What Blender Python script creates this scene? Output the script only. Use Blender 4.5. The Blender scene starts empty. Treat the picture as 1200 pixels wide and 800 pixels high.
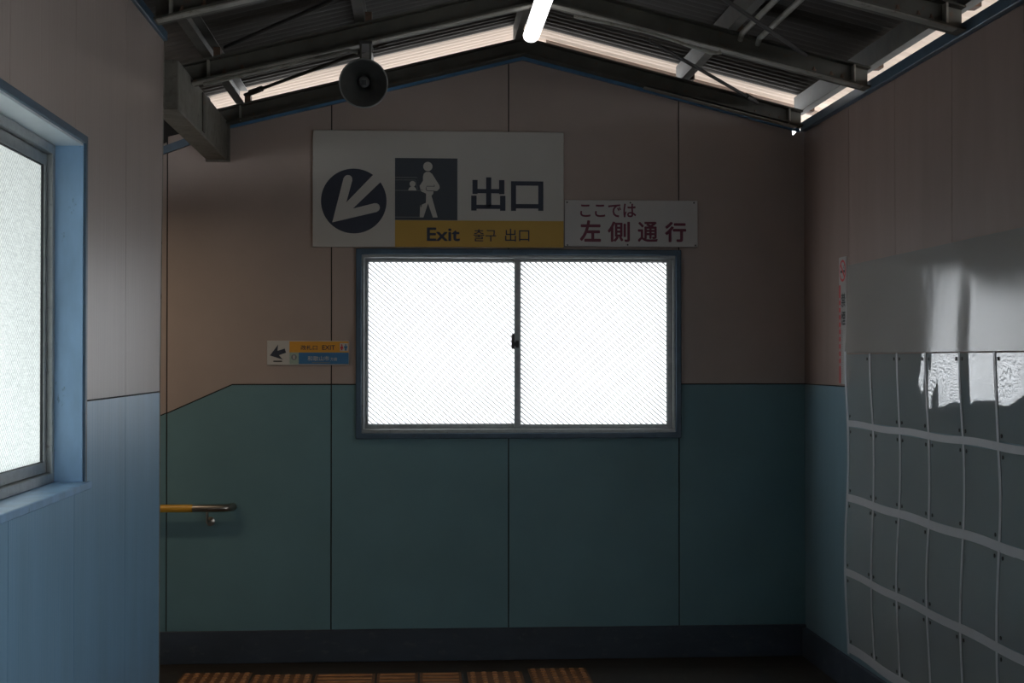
import bpy, bmesh, math, random
from mathutils import Vector, Matrix
random.seed(7)
C = bpy.context.scene.collection
SC = bpy.context.scene

# ------------------------------------------------------------------ camera
cam_d = bpy.data.cameras.new('camera')
cam_d.sensor_width = 36.0
cam_d.lens = 51.0
cam_d.clip_start = 0.05
cam = bpy.data.objects.new('camera', cam_d)
C.objects.link(cam)
cam.location = (0, 0, 1.6)
cam.rotation_euler = (math.radians(90 + 0.706), 0, math.radians(-3.702))
SC.camera = cam

# ------------------------------------------------------------------ world, exposure
SKY = 6.0
world = bpy.data.worlds.new('overcast_sky')
SC.world = world
world.use_nodes = True
wn = world.node_tree
for n in list(wn.nodes):
    wn.nodes.remove(n)
w_out = wn.nodes.new('ShaderNodeOutputWorld')
w_bg = wn.nodes.new('ShaderNodeBackground')
w_bg.inputs['Color'].default_value = (0.94, 0.97, 1.0, 1)
w_bg.inputs['Strength'].default_value = SKY
wn.links.new(w_bg.outputs[0], w_out.inputs[0])
SC.view_settings.view_transform = 'Standard'
SC.view_settings.look = 'None'
SC.view_settings.exposure = 0.0
SC.view_settings.gamma = 1.0
SC.view_settings.use_curve_mapping = False
SC.cycles.max_bounces = 12
SC.cycles.diffuse_bounces = 6
SC.cycles.transparent_max_bounces = 12
SC.cycles.sample_clamp_indirect = 6.0
SC.cycles.caustics_reflective = False
SC.cycles.use_denoising = True

# unseen warm lamp added to light the stair side, behind the left wall
sl_d = bpy.data.lights.new('stair_fill_lamp', 'AREA')
sl_d.shape = 'RECTANGLE'
sl_d.size, sl_d.size_y = 1.2, 0.10
sl_d.energy = 6.5
sl_d.color = (1.0, 0.80, 0.56)
sl_o = bpy.data.objects.new('stair_fill_lamp', sl_d)
C.objects.link(sl_o)
sl_o.location = (-1.95, 6.75, 2.40)

# ------------------------------------------------------------------ measures (metres)
D = 7.75            # face of the back wall
XR = 2.092          # face of the right wall
XL = -1.06          # face of the left wall
RX = 0.560          # ridge
RZ = 3.415          # underside of the roof sheets at the ridge
SL = 0.248          # roof slope
DADO = 1.467
FY0, FY1 = -0.90, 3.52   # unseen long window added for light, right wall beside the camera
LY0, LY1, LZ0, LZ1 = 2.930, 4.655, 1.205, 2.285     # hole for the left window
FZ0, FZ1 = 0.35, 1.95
REAR = -3.2         # end of the passage behind the camera, closed by an added wall


def roof_z(x):
    return RZ - SL * abs(x - RX)


# ------------------------------------------------------------------ materials
def new_mat(name):
    m = bpy.data.materials.new(name)
    m.use_nodes = True
    nt = m.node_tree
    b = nt.nodes['Principled BSDF']
    return m, nt, b


def node(nt, kind, **inputs):
    n = nt.nodes.new(kind)
    for k, v in inputs.items():
        n.inputs[k].default_value = v
    return n


def pos_noise(nt, scale, detail=4.0, rough=0.55):
    """noise laid out in world metres; scale is a 3-vector (cycles per metre)"""
    g = nt.nodes.new('ShaderNodeNewGeometry')
    mp = nt.nodes.new('ShaderNodeMapping')
    mp.inputs['Scale'].default_value = scale
    nt.links.new(g.outputs['Position'], mp.inputs['Vector'])
    nz = node(nt, 'ShaderNodeTexNoise', Scale=1.0, Detail=detail, Roughness=rough)
    nt.links.new(mp.outputs[0], nz.inputs['Vector'])
    return nz


def ramp(nt, src, a, b, ca, cb):
    r = nt.nodes.new('ShaderNodeValToRGB')
    r.color_ramp.elements[0].position = a
    r.color_ramp.elements[1].position = b
    r.color_ramp.elements[0].color = (*ca, 1)
    r.color_ramp.elements[1].color = (*cb, 1)
    nt.links.new(src, r.inputs[0])
    return r


def paint(name, col, rough=0.45, var=0.10, scale=(6, 6, 1.2), spec=0.5, metal=0.0, bump=0.0,
          bscale=(60, 60, 4), dirt=None, dirt_amt=(0.58, 0.75)):
    m, nt, b = new_mat(name)
    nz = pos_noise(nt, scale)
    lo = tuple(c * (1 - var) for c in col)
    hi = tuple(min(1, c * (1 + var)) for c in col)
    r = ramp(nt, nz.outputs['Fac'], 0.3, 0.7, lo, hi)
    out = r.outputs[0]
    if dirt:
        dz = pos_noise(nt, (scale[0] * 2.3, scale[1] * 2.3, scale[2] * 2.7), 6.0, 0.65)
        mk = ramp(nt, dz.outputs['Fac'], dirt_amt[0], dirt_amt[1], (0, 0, 0), (1, 1, 1))
        mx = nt.nodes.new('ShaderNodeMix')
        mx.data_type = 'RGBA'
        nt.links.new(mk.outputs[0], mx.inputs[0])
        nt.links.new(out, mx.inputs[6])
        mx.inputs[7].default_value = (*dirt, 1)
        out = mx.outputs[2]
    nt.links.new(out, b.inputs['Base Color'])
    b.inputs['Roughness'].default_value = rough
    b.inputs['Metallic'].default_value = metal
    b.inputs['Specular IOR Level'].default_value = spec
    if bump:
        bz = pos_noise(nt, bscale, 3.0)
        bp = node(nt, 'ShaderNodeBump', Strength=bump, Distance=0.004)
        nt.links.new(bz.outputs['Fac'], bp.inputs['Height'])
        nt.links.new(bp.outputs[0], b.inputs['Normal'])
    return m


M = {}
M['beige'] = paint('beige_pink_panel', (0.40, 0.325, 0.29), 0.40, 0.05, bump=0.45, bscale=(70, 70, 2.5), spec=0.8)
M['beige_shaded'] = paint('beige_pink_panel_shaded', (0.30, 0.215, 0.185), 0.6, 0.08, bump=0.10)  # darker copy of the beige; the right wall's dimmer light is painted in
M['teal'] = paint('teal_panel', (0.20, 0.315, 0.375), 0.36, 0.06, bump=0.10)
M['blue_wall_skylit'] = paint('blue_panel_skylit', (0.24, 0.42, 0.60), 0.40, 0.07, bump=0.45, bscale=(70, 70, 2.5), spec=0.8)  # bluer left paint, with reflected sky put into its colour
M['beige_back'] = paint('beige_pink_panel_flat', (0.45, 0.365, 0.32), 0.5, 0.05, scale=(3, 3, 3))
M['teal_back'] = paint('teal_panel_flat', (0.150, 0.285, 0.320), 0.5, 0.06, scale=(3, 3, 3))
M['groove'] = paint('dark_joint', (0.022, 0.020, 0.020), 0.8, 0.1)
M['navy'] = paint('navy_baseboard', (0.045, 0.06, 0.085), 0.55, 0.15, scale=(5, 5, 9),
                  dirt=(0.075, 0.09, 0.11), dirt_amt=(0.56, 0.70))
M['blue'] = paint('blue_trim_paint', (0.065, 0.115, 0.170), 0.42, 0.15, scale=(12, 12, 12),
                  dirt=(0.06, 0.085, 0.11), dirt_amt=(0.60, 0.72))
M['blue_gable'] = paint('blue_gable_paint', (0.085, 0.22, 0.40), 0.42, 0.15, scale=(12, 12, 12))
M['blue_sill'] = paint('blue_reveal_paint', (0.28, 0.46, 0.68), 0.40, 0.12, scale=(14, 14, 5),
                       dirt=(0.10, 0.17, 0.25), dirt_amt=(0.62, 0.72))
M['alu'] = paint('aluminium_frame', (0.34, 0.36, 0.36), 0.42, 0.10, scale=(30, 30, 30), metal=0.55,
                 dirt=(0.16, 0.16, 0.15), dirt_amt=(0.60, 0.75))
M['gasket'] = paint('dark_glazing_bead', (0.02, 0.02, 0.022), 0.6, 0.1)
M['cream'] = paint('cream_steel_paint', (0.30, 0.285, 0.245), 0.55, 0.18, scale=(9, 9, 9),
                   dirt=(0.13, 0.10, 0.07), dirt_amt=(0.55, 0.74))
M['steel'] = paint('old_grey_steel_paint', (0.085, 0.08, 0.066), 0.6, 0.22, scale=(9, 9, 9),
                   dirt=(0.11, 0.065, 0.04), dirt_amt=(0.56, 0.72))
M['beam'] = paint('beam_grey_paint', (0.17, 0.16, 0.135), 0.6, 0.2, scale=(9, 9, 9), dirt=(0.10, 0.085, 0.065), dirt_amt=(0.5, 0.74))
M['rust'] = paint('rusty_steel', (0.13, 0.075, 0.05), 0.8, 0.35, scale=(40, 40, 40))
M['dark_steel'] = paint('dark_steel', (0.045, 0.042, 0.04), 0.6, 0.2)
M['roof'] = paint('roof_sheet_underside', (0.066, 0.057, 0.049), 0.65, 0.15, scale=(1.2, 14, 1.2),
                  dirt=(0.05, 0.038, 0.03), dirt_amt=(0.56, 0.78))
M['roof_daylit'] = paint('daylit_overhang_sheet', (0.72, 0.60, 0.51), 0.65, 0.08, scale=(1.2, 14, 1.2))  # daylight under the overhang put into a paler copy of the roof sheet
M['floor'] = paint('dark_worn_floor', (0.035, 0.028, 0.022), 0.55, 0.25, scale=(5, 5, 5),
                   dirt=(0.10, 0.085, 0.065), dirt_amt=(0.58, 0.78))
M['tactile'] = paint('worn_orange_highlight', (0.42, 0.19, 0.07), 0.4, 0.25, scale=(14, 14, 14))  # worn orange of the studs, their highlights put in as a lighter tone
M['tactile_base'] = paint('worn_dark_orange_tile', (0.19, 0.085, 0.035), 0.6, 0.25, scale=(14, 14, 14))
M['ground'] = paint('pale_ground', (0.50, 0.48, 0.46), 0.9, 0.08, scale=(0.3, 0.3, 0.3))
M['sign_white'] = paint('sign_white', (0.60, 0.58, 0.54), 0.42, 0.03, scale=(3, 3, 3))
M['sign_white2'] = paint('enamel_white', (0.62, 0.60, 0.585), 0.25, 0.04, scale=(3, 3, 3))
M['sign_side'] = paint('sign_edge', (0.30, 0.29, 0.27), 0.5, 0.05)
M['head_white'] = paint('pale_blue_white_paint', (0.70, 0.78, 0.82), 0.4, 0.05, scale=(8, 8, 8))
M['ink'] = paint('navy_ink', (0.032, 0.040, 0.068), 0.5, 0.04)
M['ink_grey'] = paint('slate_print', (0.055, 0.068, 0.088), 0.5, 0.04)
M['line_grey'] = paint('grey_print_line', (0.22, 0.23, 0.24), 0.5, 0.02)
M['yellow'] = paint('yellow_print', (0.60, 0.37, 0.065), 0.45, 0.04, scale=(3, 3, 3))
M['maroon'] = paint('maroon_print', (0.17, 0.030, 0.058), 0.4, 0.04)
M['orange'] = paint('orange_print', (0.80, 0.38, 0.035), 0.45, 0.04)
M['sblue'] = paint('blue_print', (0.045, 0.19, 0.40), 0.45, 0.04)
M['pale_green'] = paint('pale_green_print', (0.36, 0.46, 0.38), 0.45, 0.04)
M['red'] = paint('red_print', (0.62, 0.045, 0.055), 0.45, 0.04)
M['black'] = paint('black_print', (0.02, 0.02, 0.022), 0.5, 0.04)
M['steel_polished'] = paint('stainless_tube', (0.42, 0.38, 0.34), 0.28, 0.06, metal=1.0)
M['rail_yellow'] = paint('amber_vinyl_rail', (0.78, 0.42, 0.05), 0.25, 0.06)
M['horn'] = paint('dark_grey_horn', (0.075, 0.075, 0.07), 0.45, 0.12, scale=(20, 20, 20))
M['horn_rim'] = paint('grey_horn_rim', (0.20, 0.20, 0.19), 0.4, 0.08)
M['tape'] = paint('white_vinyl_strip', (0.62, 0.63, 0.66), 0.4, 0.04)
M['plastic_white'] = paint('white_lamp_housing', (0.6, 0.6, 0.58), 0.4, 0.04)


def lamp_mat():
    m, nt, b = new_mat('lit_lamp_diffuser')
    b.inputs['Base Color'].default_value = (0.9, 0.9, 0.88, 1)
    b.inputs['Emission Color'].default_value = (1.0, 0.985, 0.97, 1)
    b.inputs['Emission Strength'].default_value = 2.2
    return m


M['lamp'] = lamp_mat()


def glass_mat(name, col, wire, pitch, warp, axis):
    """obscured wired glass: light from outside is scattered through it, fine wires cross it"""
    m, nt, b = new_mat(name)
    nt.nodes.remove(b)
    out = nt.nodes['Material Output']
    g = nt.nodes.new('ShaderNodeNewGeometry')
    sep = nt.nodes.new('ShaderNodeSeparateXYZ')
    nt.links.new(g.outputs['Position'], sep.inputs[0])
    u, v = sep.outputs[axis], sep.outputs['Z']

    def math_n(op, a, c=None):
        n = nt.nodes.new('ShaderNodeMath')
        n.operation = op
        for i, s in enumerate((a, c)):
            if s is None:
                continue
            if isinstance(s, (int, float)):
                n.inputs[i].default_value = s
            else:
                nt.links.new(s, n.inputs[i])
        return n.outputs[0]

    def lines(sgn, slope, width):
        s = math_n('ADD', math_n('MULTIPLY', u, sgn * slope), v)
        f = math_n('FRACT', math_n('MULTIPLY', s, 1.0 / pitch))
        return math_n('LESS_THAN', f, width)
    l1 = lines(1, 0.85, wire[0])
    l2 = lines(-1, 0.85, wire[1])
    k = math_n('SUBTRACT', 1.0, math_n('MAXIMUM', math_n('MULTIPLY', l1, wire[2]), math_n('MULTIPLY', l2, wire[3])))
    nz = pos_noise(nt, warp, 2.0)
    k2 = math_n('ADD', math_n('MULTIPLY', nz.outputs['Fac'], 0.5), 0.75)
    mul = nt.nodes.new('ShaderNodeVectorMath')
    mul.operation = 'SCALE'
    mul.inputs[0].default_value = col
    nt.links.new(math_n('MULTIPLY', k, k2), mul.inputs['Scale'])
    tr = nt.nodes.new('ShaderNodeBsdfTranslucent')
    nt.links.new(mul.outputs[0], tr.inputs['Color'])
    gl = node(nt, 'ShaderNodeBsdfGlossy', Roughness=0.25)
    gl.inputs['Color'].default_value = (1, 1, 1, 1)
    mx = nt.nodes.new('ShaderNodeMixShader')
    mx.inputs[0].default_value = 0.05
    nt.links.new(tr.outputs[0], mx.inputs[1])
    nt.links.new(gl.outputs[0], mx.inputs[2])
    nt.links.new(mx.outputs[0], out.inputs[0])
    return m


M['glass_back'] = glass_mat('obscured_wired_glass', (0.90, 0.93, 0.96), (0.32, 0.14, 0.96, 0.65), 0.0255, (9, 9, 9), 'X')
M['glass_left'] = glass_mat('rippled_obscured_glass', (0.47, 0.52, 0.51), (0.16, 0.16, 0.55, 0.35), 0.017, (40, 25, 110), 'Y')


M['glass_fill'] = glass_mat('fill_window_glass', (0.66, 0.69, 0.70), (0.1, 0.1, 0.3, 0.3), 0.02, (20, 20, 20), 'Y')


def film_mat(name, ior, rough, haze, haze_col, tint):
    m, nt, b = new_mat(name)
    nt.nodes.remove(b)
    out = nt.nodes['Material Output']
    tr = nt.nodes.new('ShaderNodeBsdfTransparent')
    tr.inputs['Color'].default_value = (*tint, 1)
    df = nt.nodes.new('ShaderNodeBsdfDiffuse')
    df.inputs['Color'].default_value = (*haze_col, 1)
    m1 = nt.nodes.new('ShaderNodeMixShader')
    m1.inputs[0].default_value = haze
    nt.links.new(tr.outputs[0], m1.inputs[1])
    nt.links.new(df.outputs[0], m1.inputs[2])
    gl = node(nt, 'ShaderNodeBsdfGlossy', Roughness=rough)
    gl.inputs['Color'].default_value = (1, 1, 1, 1)
    fr = node(nt, 'ShaderNodeFresnel', IOR=ior)
    nz = pos_noise(nt, (5, 5, 3), 2.0)
    bp = node(nt, 'ShaderNodeBump', Strength=0.25, Distance=0.01)
    nt.links.new(nz.outputs['Fac'], bp.inputs['Height'])
    nt.links.new(bp.outputs[0], gl.inputs['Normal'])
    m2 = nt.nodes.new('ShaderNodeMixShader')
    nt.links.new(fr.outputs[0], m2.inputs[0])
    nt.links.new(m1.outputs[0], m2.inputs[1])
    nt.links.new(gl.outputs[0], m2.inputs[2])
    nt.links.new(m2.outputs[0], out.inputs[0])
    return m


M['film'] = film_mat('clear_vinyl_pocket', 2.15, 0.025, 0.45, (0.76, 0.85, 0.87), (0.86, 0.88, 0.87))
M['sheet'] = film_mat('hazy_clear_sheet', 1.60, 0.14, 0.50, (0.70, 0.68, 0.65), (0.84, 0.85, 0.85))


# ------------------------------------------------------------------ mesh helpers
def wloc(o):
    v = Vector((0, 0, 0))
    while o is not None:
        v += o.location
        o = o.parent
    return v


class MB:
    """collects shapes in world metres; build() links them as ONE mesh object"""
    def __init__(self):
        self.v, self.f = [], []

    def add(self, verts, faces):
        k = len(self.v)
        self.v += [tuple(p) for p in verts]
        self.f += [tuple(i + k for i in f) for f in faces]
        return self

    def box(self, x0, x1, y0, y1, z0, z1):
        vs = [(x, y, z) for x in (x0, x1) for y in (y0, y1) for z in (z0, z1)]
        return self.add(vs, [(0, 1, 3, 2), (4, 6, 7, 5), (0, 4, 5, 1), (2, 3, 7, 6), (0, 2, 6, 4), (1, 5, 7, 3)])

    def prism(self, loop, off):
        n = len(loop)
        off = Vector(off)
        vs = [Vector(p) for p in loop] + [Vector(p) + off for p in loop]
        fs = [tuple(range(n)), tuple(range(2 * n - 1, n - 1, -1))]
        fs += [(i, (i + 1) % n, n + (i + 1) % n, n + i) for i in range(n)]
        return self.add(vs, fs)

    def sweep(self, stations):
        """stations: list of equal-length closed loops"""
        n = len(stations[0])
        vs = [p for s in stations for p in s]
        fs = []
        for k in range(len(stations) - 1):
            for i in range(n):
                j = (i + 1) % n
                fs.append((k * n + i, k * n + j, (k + 1) * n + j, (k + 1) * n + i))
        fs.append(tuple(range(n)))
        fs.append(tuple(range(len(vs) - 1, len(vs) - n - 1, -1)))
        return self.add(vs, fs)

    def tube(self, path, r, n=12):
        path = [Vector(p) for p in path]
        st = []
        up = None
        for i, p in enumerate(path):
            a = path[max(0, i - 1)]
            b = path[min(len(path) - 1, i + 1)]
            t = (b - a).normalized()
            if up is None:
                up = Vector((0, 0, 1)) if abs(t.z) < 0.9 else Vector((1, 0, 0))
            s = t.cross(up).normalized()
            up = s.cross(t).normalized()
            rr = r[i] if isinstance(r, (list, tuple)) else r
            st.append([p + rr * (math.cos(2 * math.pi * k / n) * s + math.sin(2 * math.pi * k / n) * up) for k in range(n)])
        return self.sweep(st)

    def lathe(self, prof, mat, n=32):
        """prof: (radius, along) pairs; mat places local z axis"""
        st = [[mat @ Vector((r * math.cos(2 * math.pi * k / n), r * math.sin(2 * math.pi * k / n), a)) for k in range(n)]
              for r, a in prof]
        return self.sweep(st)

    def build(self, name, mat, parent=None, smooth=False, bevel=0.0, at=None, face=None):
        me = bpy.data.meshes.new(name)
        o = bpy.data.objects.new(name, me)
        C.objects.link(o)
        if parent is not None:
            o.parent = parent
            base = wloc(parent)
        else:
            base = Vector(at) if at else Vector((0, 0, 0))
            o.location = base
        bm = bmesh.new()
        vs = [bm.verts.new(Vector(p) - base) for p in self.v]
        for f in self.f:
            try:
                bm.faces.new([vs[i] for i in f])
            except ValueError:
                pass
        bmesh.ops.recalc_face_normals(bm, faces=bm.faces)
        if face is not None and sum((f.normal.dot(Vector(face)) for f in bm.faces), 0.0) < 0:
            bmesh.ops.reverse_faces(bm, faces=bm.faces)
        if bevel:
            bmesh.ops.bevel(bm, geom=[e for e in bm.edges if len(e.link_faces) == 2 and e.calc_face_angle(0) > 0.6],
                            offset=bevel, segments=1, profile=0.7, affect='EDGES')
        if smooth:
            for f in bm.faces:
                f.smooth = True
            for e in bm.edges:
                if len(e.link_faces) == 2 and e.calc_face_angle(0) > 0.7:
                    e.smooth = False
        bm.to_mesh(me)
        bm.free()
        me.materials.append(M[mat])
        return o


def empty(name, loc):
    o = bpy.data.objects.new(name, None)
    o.empty_display_size = 0.1
    C.objects.link(o)
    o.location = loc
    return o


def tag(o, label, cat, group=None):
    o['label'] = label
    o['category'] = cat
    if group:
        o['group'] = group
    return o


def structure(o):
    o['kind'] = 'structure'
    return o


def shared(o, name, parent, loc):
    """another object on the same mesh, moved by loc from the first one's place"""
    c = o.copy()
    c.name = name
    C.objects.link(c)
    c.parent = parent
    c.location = loc
    return c


# ------------------------------------------------------------------ ground and floor
structure(MB().box(-60, 60, -60, 80, -4.6, -4.5).build('ground', 'ground'))
STX = -1.45
fl = MB().box(STX, XR + 0.1, REAR, D + 0.1, -0.15, 0.0).build('floor', 'floor')
structure(fl)
for k in range(8):
    x1 = STX - 0.28 * k
    MB().box(x1 - 0.28, x1 - 0.001, 6.20, D - 0.002, -0.16 * (k + 1) - 0.15, -0.16 * (k + 1)).build('stair_step', 'floor', fl)


def stud_tile(x0, x1, y0, y1, kind):
    t = MB().box(x0, x1, y0, y1, 0.0, 0.004).build('tactile_tile', 'tactile_base', fl, bevel=0.0015)
    s = MB()
    if kind == 'dots':
        nx = max(3, round((x1 - x0) / 0.052))
        ny = max(3, round((y1 - y0) / 0.052))
        for i in range(nx):
            for j in range(ny):
                cx = x0 + (i + 0.5) * (x1 - x0) / nx
                cy = y0 + (j + 0.5) * (y1 - y0) / ny
                s.lathe([(0.015, 0.0035), (0.011, 0.009)], Matrix.Translation((cx, cy, 0)), 8)
        b = s.build('studs', 'tactile', t)
    else:
        for j in range(4):
            cy = y0 + (j + 0.5) * (y1 - y0) / 4
            s.prism([(x0 + 0.015, cy - 0.016, 0.0035), (x0 + 0.015, cy + 0.016, 0.0035),
                     (x0 + 0.015, cy + 0.011, 0.009), (x0 + 0.015, cy - 0.011, 0.009)], (x1 - x0 - 0.03, 0, 0))
        b = s.build('raised_bars', 'tactile', t)
    b['kind'] = 'stuff'


for yy in (7.19, 6.885):
    stud_tile(-1.19, -0.84, yy, yy + 0.30, 'dots')
stud_tile(-0.83, -0.53, 7.13, 7.43, 'dots')
for x0, x1, kind in ((-0.515, -0.215, 'bars'), (-0.205, 0.0, 'bars'), (0.01, 0.22, 'bars'), (0.25, 0.53, 'dots')):
    stud_tile(x0, x1, 7.13, 7.43, kind)
for yy in (7.19, 6.885):
    stud_tile(0.565, 0.865, yy, yy + 0.30, 'dots')

# ------------------------------------------------------------------ back wall
WX0, WX1, WZ0, WZ1 = -0.318, 1.40, 1.190, 2.178    # hole for the window
G = 0.003                                           # half joint


def gable(x):
    return 3.239 - 0.2465 * abs(x - 0.557)


def zd(x):
    return DADO if x > -0.981 else DADO + 0.44 * (x + 0.981)


YB = D + 0.007
cutz = 2.819                           # a nick in the top corner lets daylight in
wb = MB()
wb.prism([(-3.5, YB, -1.7), (WX0, YB, -1.7), (WX0, YB, gable(WX0)), (-1.116, YB, gable(-1.116)), (-1.116, YB, roof_z(-1.116)), (-3.5, YB, roof_z(-3.5))], (0, 0.12, 0))
wb.prism([(WX0, YB, -0.1), (WX1, YB, -0.1), (WX1, YB, WZ0), (WX0, YB, WZ0)], (0, 0.12, 0))
wb.prism([(WX0, YB, WZ1), (WX1, YB, WZ1), (WX1, YB, gable(WX1)), (0.557, YB, gable(0.557)), (WX0, YB, gable(WX0))], (0, 0.12, 0))
wb.prism([(WX1, YB, -0.1), (XR + 0.1, YB, -0.1), (XR + 0.1, YB, 2.80), (1.99, YB, 2.80), (1.99, YB, gable(1.99)), (WX1, YB, gable(WX1))], (0, 0.12, 0))
wall_back = structure(wb.build('wall_back', 'groove'))


def back_panel(pts, mat):
    MB().prism([(x, D, z) for x, z in pts], (0, 0.0065, 0)).build('panel', mat, wall_back, bevel=0.001)


J = [-1.322, -0.460, 0.483, 1.404]
# left of the first joint, over the stairs
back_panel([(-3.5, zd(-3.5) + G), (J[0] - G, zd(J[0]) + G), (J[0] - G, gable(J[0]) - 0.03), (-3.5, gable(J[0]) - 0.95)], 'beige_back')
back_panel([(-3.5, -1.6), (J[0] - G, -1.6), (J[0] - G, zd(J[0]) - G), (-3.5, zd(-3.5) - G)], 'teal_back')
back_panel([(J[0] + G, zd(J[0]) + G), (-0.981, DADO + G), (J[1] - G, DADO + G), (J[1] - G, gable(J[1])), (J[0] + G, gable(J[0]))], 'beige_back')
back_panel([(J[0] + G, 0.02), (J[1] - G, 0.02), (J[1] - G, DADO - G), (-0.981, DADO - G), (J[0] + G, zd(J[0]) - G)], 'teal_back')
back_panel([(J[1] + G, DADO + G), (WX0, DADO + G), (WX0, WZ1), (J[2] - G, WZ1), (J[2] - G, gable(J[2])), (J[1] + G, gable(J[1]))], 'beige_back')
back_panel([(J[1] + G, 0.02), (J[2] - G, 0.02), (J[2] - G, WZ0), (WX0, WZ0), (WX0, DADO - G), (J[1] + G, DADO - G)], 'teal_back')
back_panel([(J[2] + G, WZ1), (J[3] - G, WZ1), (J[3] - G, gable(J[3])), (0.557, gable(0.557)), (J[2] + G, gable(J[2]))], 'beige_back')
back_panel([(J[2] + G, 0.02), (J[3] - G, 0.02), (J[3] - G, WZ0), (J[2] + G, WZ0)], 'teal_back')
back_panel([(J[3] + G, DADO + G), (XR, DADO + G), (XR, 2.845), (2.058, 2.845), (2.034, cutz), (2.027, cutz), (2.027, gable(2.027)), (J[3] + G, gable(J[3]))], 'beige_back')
back_panel([(J[3] + G, 0.02), (XR, 0.02), (XR, DADO - G), (J[3] + G, DADO - G)], 'teal_back')

structure(MB().box(STX, XR, D - 0.022, D - 0.001, 0.0, 0.170).build('baseboard_back', 'navy', bevel=0.003))

# ------------------------------------------------------------------ right wall
wr = MB()
for y0, y1, z0, z1 in ((REAR, FY0, -0.1, 2.85), (FY0, FY1, -0.1, FZ0), (FY0, FY1, FZ1, 2.85), (FY1, D + 0.1, -0.1, 2.85)):
    wr.box(XR + 0.0065, XR + 0.12, y0, y1, z0, z1)
wall_right = structure(wr.build('wall_right', 'groove'))
jr = [D, 6.932, 6.249, 5.566, 4.885, 4.20, FY1, FY0, -1.92, REAR]
GR = 0.002
for a, b in zip(jr[1:], jr[:-1]):
    hi = b - (GR if b < D else 0)
    hole = a == FY0
    MB().box(XR, XR + 0.0062, a + GR, hi, FZ1 if hole else DADO + G, 2.845).build('panel', 'beige_shaded', wall_right)
    MB().box(XR, XR + 0.0062, a + GR, hi, 0.02, FZ0 if hole else DADO - G).build('panel', 'teal', wall_right)
structure(MB().box(XR - 0.022, XR - 0.001, REAR, D - 0.023, 0.0, 0.158).build('baseboard_right', 'navy', bevel=0.003))

# ------------------------------------------------------------------ left wall
XB = XL - 0.0065
LW = XL - 0.16


def end_y(z):
    return 6.044 if z < 1.46 else 6.044 + (z - 1.46) * 0.0514


wl = MB()


def left_slab(y0, y1, z0, z1):
    wl.box(LW, XB, y0, y1, z0, z1)


left_slab(REAR, LY0, -0.1, 2.93)
left_slab(LY0, LY1, -0.1, LZ0)
left_slab(LY0, LY1, LZ1, 2.93)
wl.prism([(XB, LY1, -0.1), (XB, 6.044, -0.1), (XB, 6.044, 1.46), (XB, end_y(2.93), 2.93), (XB, LY1, 2.93)], (LW - XB, 0, 0))
wall_left = structure(wl.build('wall_left', 'groove'))


def left_panel(pts, mat):
    MB().prism([(XL, y, z) for y, z in pts], (-0.0062, 0, 0)).build('panel', mat, wall_left)


jl = [6.044, 5.346, 4.567, 3.842, 3.12]
g = GR
lo, md, hi, top = 0.02, DADO, LZ1, 2.93
left_panel([(jl[1] + g, md + G), (6.044, md + G), (end_y(top), top), (jl[1] + g, top)], 'beige')
left_panel([(jl[1] + g, lo), (6.044, lo), (6.044, md - G), (jl[1] + g, md - G)], 'blue_wall_skylit')
left_panel([(LY1, md + G), (jl[1] - g, md + G), (jl[1] - g, top), (jl[2] + g, top), (jl[2] + g, LZ1), (LY1, LZ1)], 'beige')
left_panel([(jl[2] + g, lo), (jl[1] - g, lo), (jl[1] - g, md - G), (LY1, md - G), (LY1, LZ0), (jl[2] + g, LZ0)], 'blue_wall_skylit')
for a, b in ((jl[3], jl[2]), (jl[4], jl[3])):
    left_panel([(a + g, LZ1), (b - g, LZ1), (b - g, top), (a + g, top)], 'beige')
    left_panel([(a + g, lo), (b - g, lo), (b - g, LZ0), (a + g, LZ0)], 'blue_wall_skylit')
a, b = 2.40, jl[4]
left_panel([(a + g, md + G), (LY0, md + G), (LY0, LZ1), (b - g, LZ1), (b - g, top), (a + g, top)], 'beige')
left_panel([(a + g, lo), (b - g, lo), (b - g, LZ0), (LY0, LZ0), (LY0, md - G), (a + g, md - G)], 'blue_wall_skylit')
y = 2.40
while y > REAR + 0.1:
    a = max(REAR, y - 0.72)
    left_panel([(a + g, md + G), (y - g, md + G), (y - g, top), (a + g, top)], 'beige')
    left_panel([(a + g, lo), (y - g, lo), (y - g, md - G), (a + g, md - G)], 'blue_wall_skylit')
    y = a
structure(MB().box(XL + 0.001, XL + 0.022, REAR, 6.044, 0.0, 0.158).build('baseboard_left', 'navy', bevel=0.003))
# the near side of the stair well
structure(MB().box(-3.5, LW - 0.002, 6.06, 6.19, -1.7, 2.44).build('wall_stair', 'beige_back'))

structure(MB().box(-3.62, -3.50, 6.05, D + 0.1, -0.9, 3.0).build('wall_stair_light_stop', 'beige_back'))  # unseen wall added to cut the light coming up the stairs
# ------------------------------------------------------------------ blue trims
t1 = MB()
ys = D - 0.026
xs = [-1.005, 0.557, XR - 0.03]
t1.sweep([[(x, ys, gable(x) - 0.036), (x, D - 0.001, gable(x) - 0.036), (x, D - 0.001, gable(x) + 0.012), (x, ys, gable(x) + 0.012)] for x in xs])
structure(t1.build('trim_1', 'blue_gable'))
t4 = MB()
t4.sweep([[(x, ys, z - 0.030), (x, D - 0.001, z - 0.030), (x, D - 0.001, z + 0.012), (x, ys, z + 0.012)]
          for x, z in ((-1.115, 2.795), (-1.36, 2.702), (-3.4, 1.82))])
structure(t4.build('trim_4', 'blue'))
structure(MB().box(XR - 0.030, XR + 0.02, REAR, D - 0.03, 2.832, 2.880).build('trim_2', 'blue', bevel=0.003))
structure(MB().box(XL - 0.02, XL + 0.016, REAR, 6.118, 2.926, 2.966).build('trim_3', 'blue', bevel=0.003))
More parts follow.
